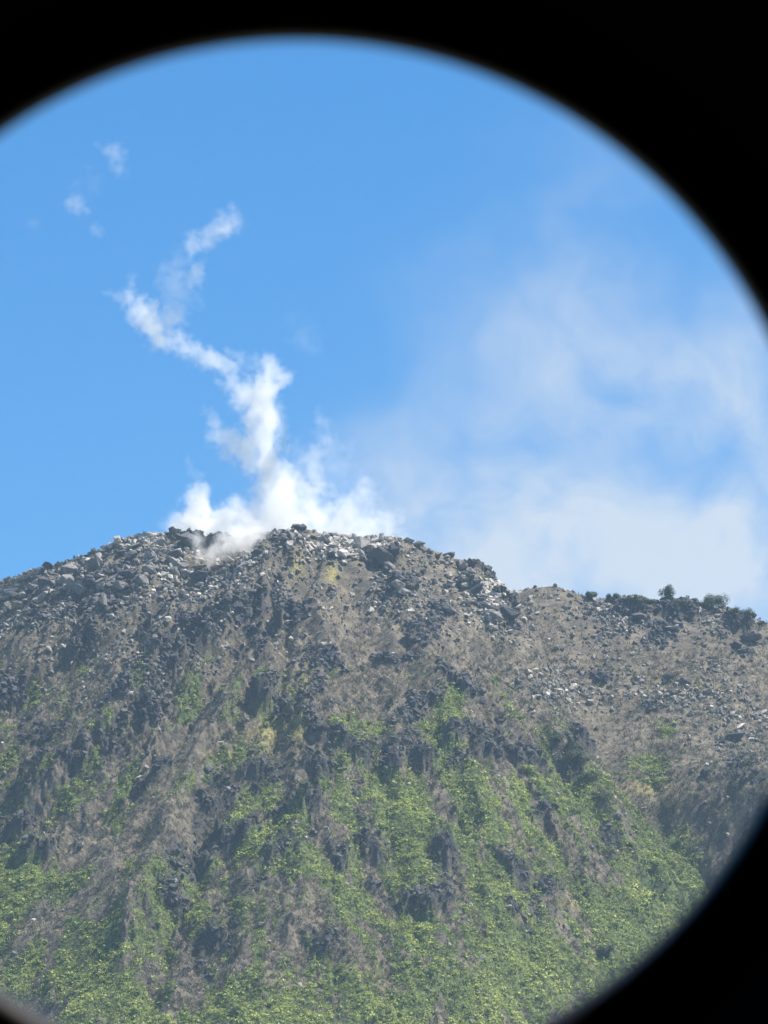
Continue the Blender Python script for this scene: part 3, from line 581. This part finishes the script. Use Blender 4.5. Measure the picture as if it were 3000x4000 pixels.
# ------------------------------------------------------------------ steam, as real volumes
def steam(name, lab, pts, dens, voxel, Yd, warp=3.0, wscale=.10, hard=.8, seed=0, color=(1.0, .992, .972, 1), cat='steam'):
    """pts: strokes of (u, v, radius px, strength) joined up; Yd: distance"""
    P, RAD, DEN = [], [], []
    for stroke in pts:
        for k in range(len(stroke)):
            a = stroke[k]; b_ = stroke[min(k + 1, len(stroke) - 1)]
            m_ = max(1, int(math.hypot(a[0] - b_[0], a[1] - b_[1]) / 6))
            for j in range(m_):
                f = j / m_; u, v, r_, d_ = [a[i] * (1 - f) + b_[i] * f for i in range(4)]
                aa, bb = (u - 829.5) / FPX, (1106 - v) / FPX; dd = FW + aa * np.array([1., 0, 0]) + bb * UP; k_ = Yd / dd[1]
                P.append(dd * k_ + np.array([0, 0, CZ]) + np.array([0, (random.random() - .5) * r_ * .107 * .5, 0])); RAD.append(r_ * .107 * 1.65); DEN.append(d_)
    P = np.array(P); lo = P.min(0) - max(RAD) * 1.25 - 1; hi = P.max(0) + max(RAD) * 1.25 + 1; ctr = (lo + hi) / 2
    me = bpy.data.meshes.new(name); me.vertices.add(len(P)); me.vertices.foreach_set('co', (P - ctr).astype(np.float32).ravel())
    for an, av in (('rad', RAD), ('den', DEN)):
        at = me.attributes.new(an, 'FLOAT', 'POINT'); at.data.foreach_set('value', np.array(av, np.float32))
    me.update()
    o = link(name, me); o.location = ctr
    m = bpy.data.materials.new(name); m.use_nodes = True; t = m.node_tree; t.nodes.clear()
    out = t.nodes.new('ShaderNodeOutputMaterial'); vs = t.nodes.new('ShaderNodeVolumePrincipled')
    vs.inputs['Color'].default_value = color; vs.inputs['Density Attribute'].default_value = 'density'; vs.inputs['Density'].default_value = dens; vs.inputs['Anisotropy'].default_value = .5
    t.links.new(vs.outputs[0], out.inputs['Volume'])
    ng = bpy.data.node_groups.new(name, 'GeometryNodeTree')
    ng.interface.new_socket('Geometry', in_out='INPUT', socket_type='NodeSocketGeometry'); ng.interface.new_socket('Geometry', in_out='OUTPUT', socket_type='NodeSocketGeometry')
    gi_ = ng.nodes.new('NodeGroupInput'); go = ng.nodes.new('NodeGroupOutput'); nn = ng.nodes.new; lk = ng.links.new
    posn = nn('GeometryNodeInputPosition').outputs[0]
    def vm(op, a, b_=None, sc=None):
        q = nn('ShaderNodeVectorMath'); q.operation = op
        for i, v in enumerate((a, b_)):
            if v is None: continue
            if isinstance(v, tuple): q.inputs[i].default_value = v
            else: lk(v, q.inputs[i])
        if sc is not None: q.inputs['Scale'].default_value = sc
        return q
    def tex(vec, sc, det, rough, off):
        q = nn('ShaderNodeTexNoise'); q.inputs['Scale'].default_value = sc; q.inputs['Detail'].default_value = det; q.inputs['Roughness'].default_value = rough
        lk(vm('ADD', vec, (off, off * 1.7, off * .3)).outputs[0], q.inputs['Vector']); return q
    wn = tex(posn, wscale, 4, .55, seed * 13.1); wn2 = tex(posn, wscale * 4.5, 3, .6, seed * 3.7)
    w1 = vm('SCALE', vm('SUBTRACT', wn.outputs['Color'], (.5, .5, .5)).outputs[0], sc=warp * 2)
    w2 = vm('SCALE', vm('SUBTRACT', wn2.outputs['Color'], (.5, .5, .5)).outputs[0], sc=warp * 1.1)
    wp = vm('ADD', vm('ADD', posn, w1.outputs[0]).outputs[0], w2.outputs[0]).outputs[0]
    sn = nn('GeometryNodeSampleNearest'); sn.domain = 'POINT'; lk(gi_.outputs[0], sn.inputs[0]); lk(wp, sn.inputs['Sample Position'])
    def sidx(dt, val):
        q = nn('GeometryNodeSampleIndex'); q.data_type = dt; q.domain = 'POINT'; lk(gi_.outputs[0], q.inputs['Geometry']); lk(val, q.inputs['Value']); lk(sn.outputs[0], q.inputs['Index']); return q.outputs[0]
    def na(nm):
        q = nn('GeometryNodeInputNamedAttribute'); q.data_type = 'FLOAT'; q.inputs['Name'].default_value = nm; return q.outputs['Attribute']
    pp = sidx('FLOAT_VECTOR', nn('GeometryNodeInputPosition').outputs[0]); rr_ = sidx('FLOAT', na('rad')); de = sidx('FLOAT', na('den'))
    dist = vm('DISTANCE', wp, pp).outputs['Value']
    def mt(op, a, b_, c=None, clamp=False):
        q = nn('ShaderNodeMath'); q.operation = op; q.use_clamp = clamp
        for i, v in enumerate((a, b_, c)):
            if v is None: continue
            if isinstance(v, (int, float)): q.inputs[i].default_value = v
            else: lk(v, q.inputs[i])
        return q.outputs[0]
    fall = mt('SUBTRACT', 1.0, mt('DIVIDE', dist, rr_))
    dn = tex(posn, wscale * 3.0, 6, .65, seed * 5.3 + 2)
    body = mt('ADD', fall, mt('MULTIPLY_ADD', dn.outputs['Fac'], 3.4, -1.85))
    mr = nn('ShaderNodeMapRange'); mr.interpolation_type = 'SMOOTHSTEP'; lk(body, mr.inputs[0]); mr.inputs[1].default_value = 0.0; mr.inputs[2].default_value = hard
    fl2 = nn('ShaderNodeMapRange'); lk(fall, fl2.inputs[0]); fl2.inputs[1].default_value = -.12; fl2.inputs[2].default_value = .2
    d_ = mt('MULTIPLY', mt('MULTIPLY', mr.outputs[0], fl2.outputs[0]), de)
    vc = nn('GeometryNodeVolumeCube'); lk(d_, vc.inputs['Density'])
    vc.inputs['Min'].default_value = tuple(lo - ctr); vc.inputs['Max'].default_value = tuple(hi - ctr)
    for ax, q in zip('XYZ', (hi - lo)): vc.inputs['Resolution ' + ax].default_value = max(4, int(q / voxel))
    sm = nn('GeometryNodeSetMaterial'); sm.inputs['Material'].default_value = m; lk(vc.outputs[0], sm.inputs[0]); lk(sm.outputs[0], go.inputs[0])
    md = o.modifiers.new('density', 'NODES'); md.node_group = ng; me.materials.append(m)
    tag(o, lab, cat, None, 'stuff'); return o
YS = 1491.0
steam('steam_plume', 'thick white steam column rising and bending left from the summit', [
  [(604,1150,68,.8),(602,1090,62,1.0),(594,1040,50,1.0),(578,1000,44,1.0),(572,950,46,1.),(575,900,50,.95),(565,850,48,1.2),(585,820,34,.9),(575,785,24,.8)],
  [(555,1150,40,.6),(560,1100,36,.6)],
  [(560,1000,34,.9),(520,970,30,.9),(480,950,26,.8),(462,920,16,.6),(450,885,12,.4)],
  [(540,860,38,.8),(520,830,24,.6),(480,790,20,.7),(440,770,22,.9),(405,748,20,.9),(380,725,18,.8),(360,715,16,.7)],
  [(560,800,14,.45),(530,775,16,.45),(490,755,12,.4)],
  [(610,870,16,.35),(605,930,20,.35),(612,980,16,.35)],
  [(385,728,16,.8),(345,735,22,1.0),(330,700,30,1.1),(305,670,24,.9),(275,645,18,.6),(240,640,10,.4)],[(285,640,14,.5),(290,605,12,.35)],[(370,690,26,.5),(385,665,20,.4)],
  [(415,605,18,.5),(430,580,20,.55),(440,570,10,.4)],[(410,560,12,.25),(425,530,22,.5),(455,512,22,.5),(480,500,24,.55),(500,480,26,.6),(510,465,16,.4)],[(395,560,24,.18),(375,610,36,.16),(395,640,34,.14),(380,665,26,.2)]], .22, .42, YS, warp=3.2, seed=1)
steam('steam_wisp', 'faint high scraps of steam near the upper left', [
  [(215,318,12,.3),(235,330,20,.38),(255,350,18,.3),(258,375,14,.2)],[(190,370,14,.15)],[(170,445,22,.5),(175,430,14,.4)],[(205,488,14,.4),(215,498,12,.35)],[(75,475,16,.12)],[(190,400,30,.06)]], .26, .5, YS + 2, warp=3.2, hard=1.1, seed=4)
steam('steam_plume', 'low steam puffs rising left of the main column', [
  [(400,1150,26,.9),(420,1120,34,.85),(425,1080,24,.6),(432,1055,14,.4)],[(420,1140,30,1.),(460,1130,30,.9),(495,1110,26,.75),(510,1085,18,.5)],[(500,1145,30,.9),(535,1135,24,.9)],[(400,990,8,.12),(425,1030,10,.15)]], .55, .42, YS + 16, warp=3, seed=5)
steam('steam_plume', 'broad pale steam veil rising right of the main column', [
  [(690,1145,30,.7),(690,1090,28,.6),(680,1040,26,.5),(685,980,24,.32),(700,920,20,.22),(690,890,12,.12)],[(720,1145,40,.6),(750,1110,46,.5),(780,1070,36,.3)],[(790,1150,40,.55),(830,1140,36,.5),(845,1110,18,.3)],[(860,1165,22,.5),(870,1172,12,.4)],[(760,1150,50,.5)],[(740,1040,60,.06),(700,980,50,.06)]], .42, .5, YS, warp=3.6, hard=1.0, seed=6)
steam('steam_wisp', 'steam drifting down over the dark rocks in front of the summit', [
  [(448,1206,14,.9),(470,1192,20,1.),(490,1176,24,1.),(520,1162,28,1.),(545,1150,26,1.),(565,1145,20,.9)],[(425,1160,14,.7),(430,1190,14,.6),(440,1205,12,.5)]], .42, .35, 1469.0, warp=2.0, wscale=.15, seed=7)
steam('steam_veil', 'thin translucent steam lying along the whole summit crest behind the plumes', [[(400,1150,44,.8),(520,1140,50,.8),(640,1140,56,.9),(760,1150,50,.8),(850,1160,30,.5)],[(650,1120,50,.7),(650,1050,40,.5),(640,990,34,.3)]], .14, .5, YS + 8, warp=3.6, hard=1.1, seed=9)
steam('steam_wisp', 'very faint vapour high right of the main column', [[(650,720,34,.1),(670,745,26,.16)],[(640,700,30,.05)]], .12, .6, YS, warp=3.0, hard=.9, seed=8)

# ------------------------------------------------------------------ the spotting scope the picture is taken through
mb_, t, b = mat('black_barrel'); b.inputs['Base Color'].default_value = (.004, .004, .004, 1); b.inputs['Specular IOR Level'].default_value = .0; b.inputs['Roughness'].default_value = 1
mo_, t, b = mat('green_armour'); b.inputs['Roughness'].default_value = .6
L(t, mixrgb(t, noise(t, 60, 4), (.03, .045, .035), (.045, .06, .05)), b.inputs['Base Color'])
mm_, t, b = mat('tripod_metal'); b.inputs['Base Color'].default_value = (.05, .05, .055, 1); b.inputs['Metallic'].default_value = .7; b.inputs['Roughness'].default_value = .45
LEN = .60
dc = Vector(tuple(FW + (-0.16568 * 1106 / FPX) * np.array([1., 0, 0]) + (-0.0965 * 1106 / FPX) * UP)); dc.normalize()
RAD_O = 1.018 * math.tan(HALF) * LEN * 1.0
scope = bpy.data.objects.new('spotting_scope', None); COL.objects.link(scope); scope.location = (0, 0, CZ); scope.rotation_euler = dc.to_track_quat('Z', 'Y').to_euler()
tag(scope, 'black round barrel of the spotting scope framing the view', 'spotting scope')
def lathe(name, prof, m_, par, seg=160, smooth=True):
    V, Fq = [], []; k = len(prof)
    for i in range(seg):
        a = 2 * math.pi * i / seg
        for r_, z_ in prof: V.append((r_ * math.cos(a), r_ * math.sin(a), z_))
    for i in range(seg):
        for j in range(k): Fq.append([i * k + j, i * k + (j + 1) % k, ((i + 1) % seg) * k + (j + 1) % k, ((i + 1) % seg) * k + j])
    return link(name, np_mesh(name, np.array(V), np.array(Fq), None, smooth), m_, par)
ro = RAD_O
# closed walls: inside face dark, front rim is the field stop; rear closed behind the camera
lathe('barrel', [(ro + .012, -.02), (ro + .012, LEN - .03), (ro + .006, LEN - .03), (ro + .006, -.02)], mb_, scope)
mr_, t, b = mat('added_lip_dark'); b.inputs['Base Color'].default_value = (.008, .008, .008, 1); b.inputs['Roughness'].default_value = .6
lathe('added_lip', [(ro, LEN - .010), (ro, LEN + .001), (ro + .0021, LEN + .001), (ro + .0021, LEN - .010)], mr_, scope)  # lip added to catch sky light along the rim, since darkened to near black
lathe('front_rim', [(ro + .002, LEN - .001), (ro + .002, LEN + .003), (ro + .024, LEN + .003), (ro + .024, LEN - .05), (ro + .0125, LEN - .05), (ro + .0125, LEN - .012), (ro + .004, LEN - .006)], mb_, scope)
lathe('eyepiece', [(.0005, -.05), (ro * .7, -.05), (ro + .018, -.03), (ro + .018, .0), (ro + .009, .002), (ro + .009, -.0215), (ro * .7, -.024), (.0005, -.024)], mb_, scope)
lathe('armour_sleeve', [(ro + .0125, .06), (ro + .02, .062), (ro + .021, .3), (ro + .02, LEN - .08), (ro + .0125, LEN - .078)], mo_, scope)
tri = bpy.data.objects.new('tripod', None); COL.objects.link(tri); c0 = dc * (.28); tri.location = (c0.x, c0.y, 0)
tag(tri, 'dark metal tripod carrying the spotting scope outside the view', 'tripod')
bm = bmesh.new(); topz = CZ + c0.z - ro - .03
bmesh.ops.create_cone(bm, cap_ends=True, segments=20, radius1=.035, radius2=.03, depth=.09, matrix=Matrix.Translation((0, 0, topz - .045)))
me = bpy.data.meshes.new('head'); bm.to_mesh(me); bm.free(); link('head', me, mm_, tri)
for k in range(3):
    a = k * 2.094 + .5; bm = bmesh.new(); A = Vector((math.cos(a) * .03, math.sin(a) * .03, topz - .08)); B = Vector((math.cos(a) * .5, math.sin(a) * .5, .01)); d_ = A - B
    bmesh.ops.create_cone(bm, cap_ends=True, segments=12, radius1=.011, radius2=.015, depth=d_.length, matrix=Matrix.Translation((A + B) / 2) @ d_.to_track_quat('Z', 'Y').to_matrix().to_4x4())
    me = bpy.data.meshes.new('leg'); bm.to_mesh(me); bm.free(); link('leg', me, mm_, tri)

# ------------------------------------------------------------------ the air
bm = bmesh.new(); zlo = float(GZ.min()) - 1; zhi = 420.
bmesh.ops.create_cube(bm, size=1, matrix=Matrix.Translation((0, 1400, (zlo + zhi) / 2)) @ Matrix.Diagonal((3100, 3300, zhi - zlo, 1)))
me = bpy.data.meshes.new('haze'); bm.to_mesh(me); bm.free(); hz = link('haze', me)
m = bpy.data.materials.new('haze_air'); m.use_nodes = True; t = m.node_tree; t.nodes.clear(); out = t.nodes.new('ShaderNodeOutputMaterial'); vs = t.nodes.new('ShaderNodeVolumePrincipled')
vs.inputs['Color'].default_value = (.55, .78, 1.0, 1); vs.inputs['Density'].default_value = .00007; vs.inputs['Anisotropy'].default_value = .25
t.links.new(vs.outputs[0], out.inputs['Volume']); me.materials.append(m)
tag(hz, 'pale bluish haze in the air', 'haze', None, 'stuff')
print('boulders', nb, 'verts', nx * ny)
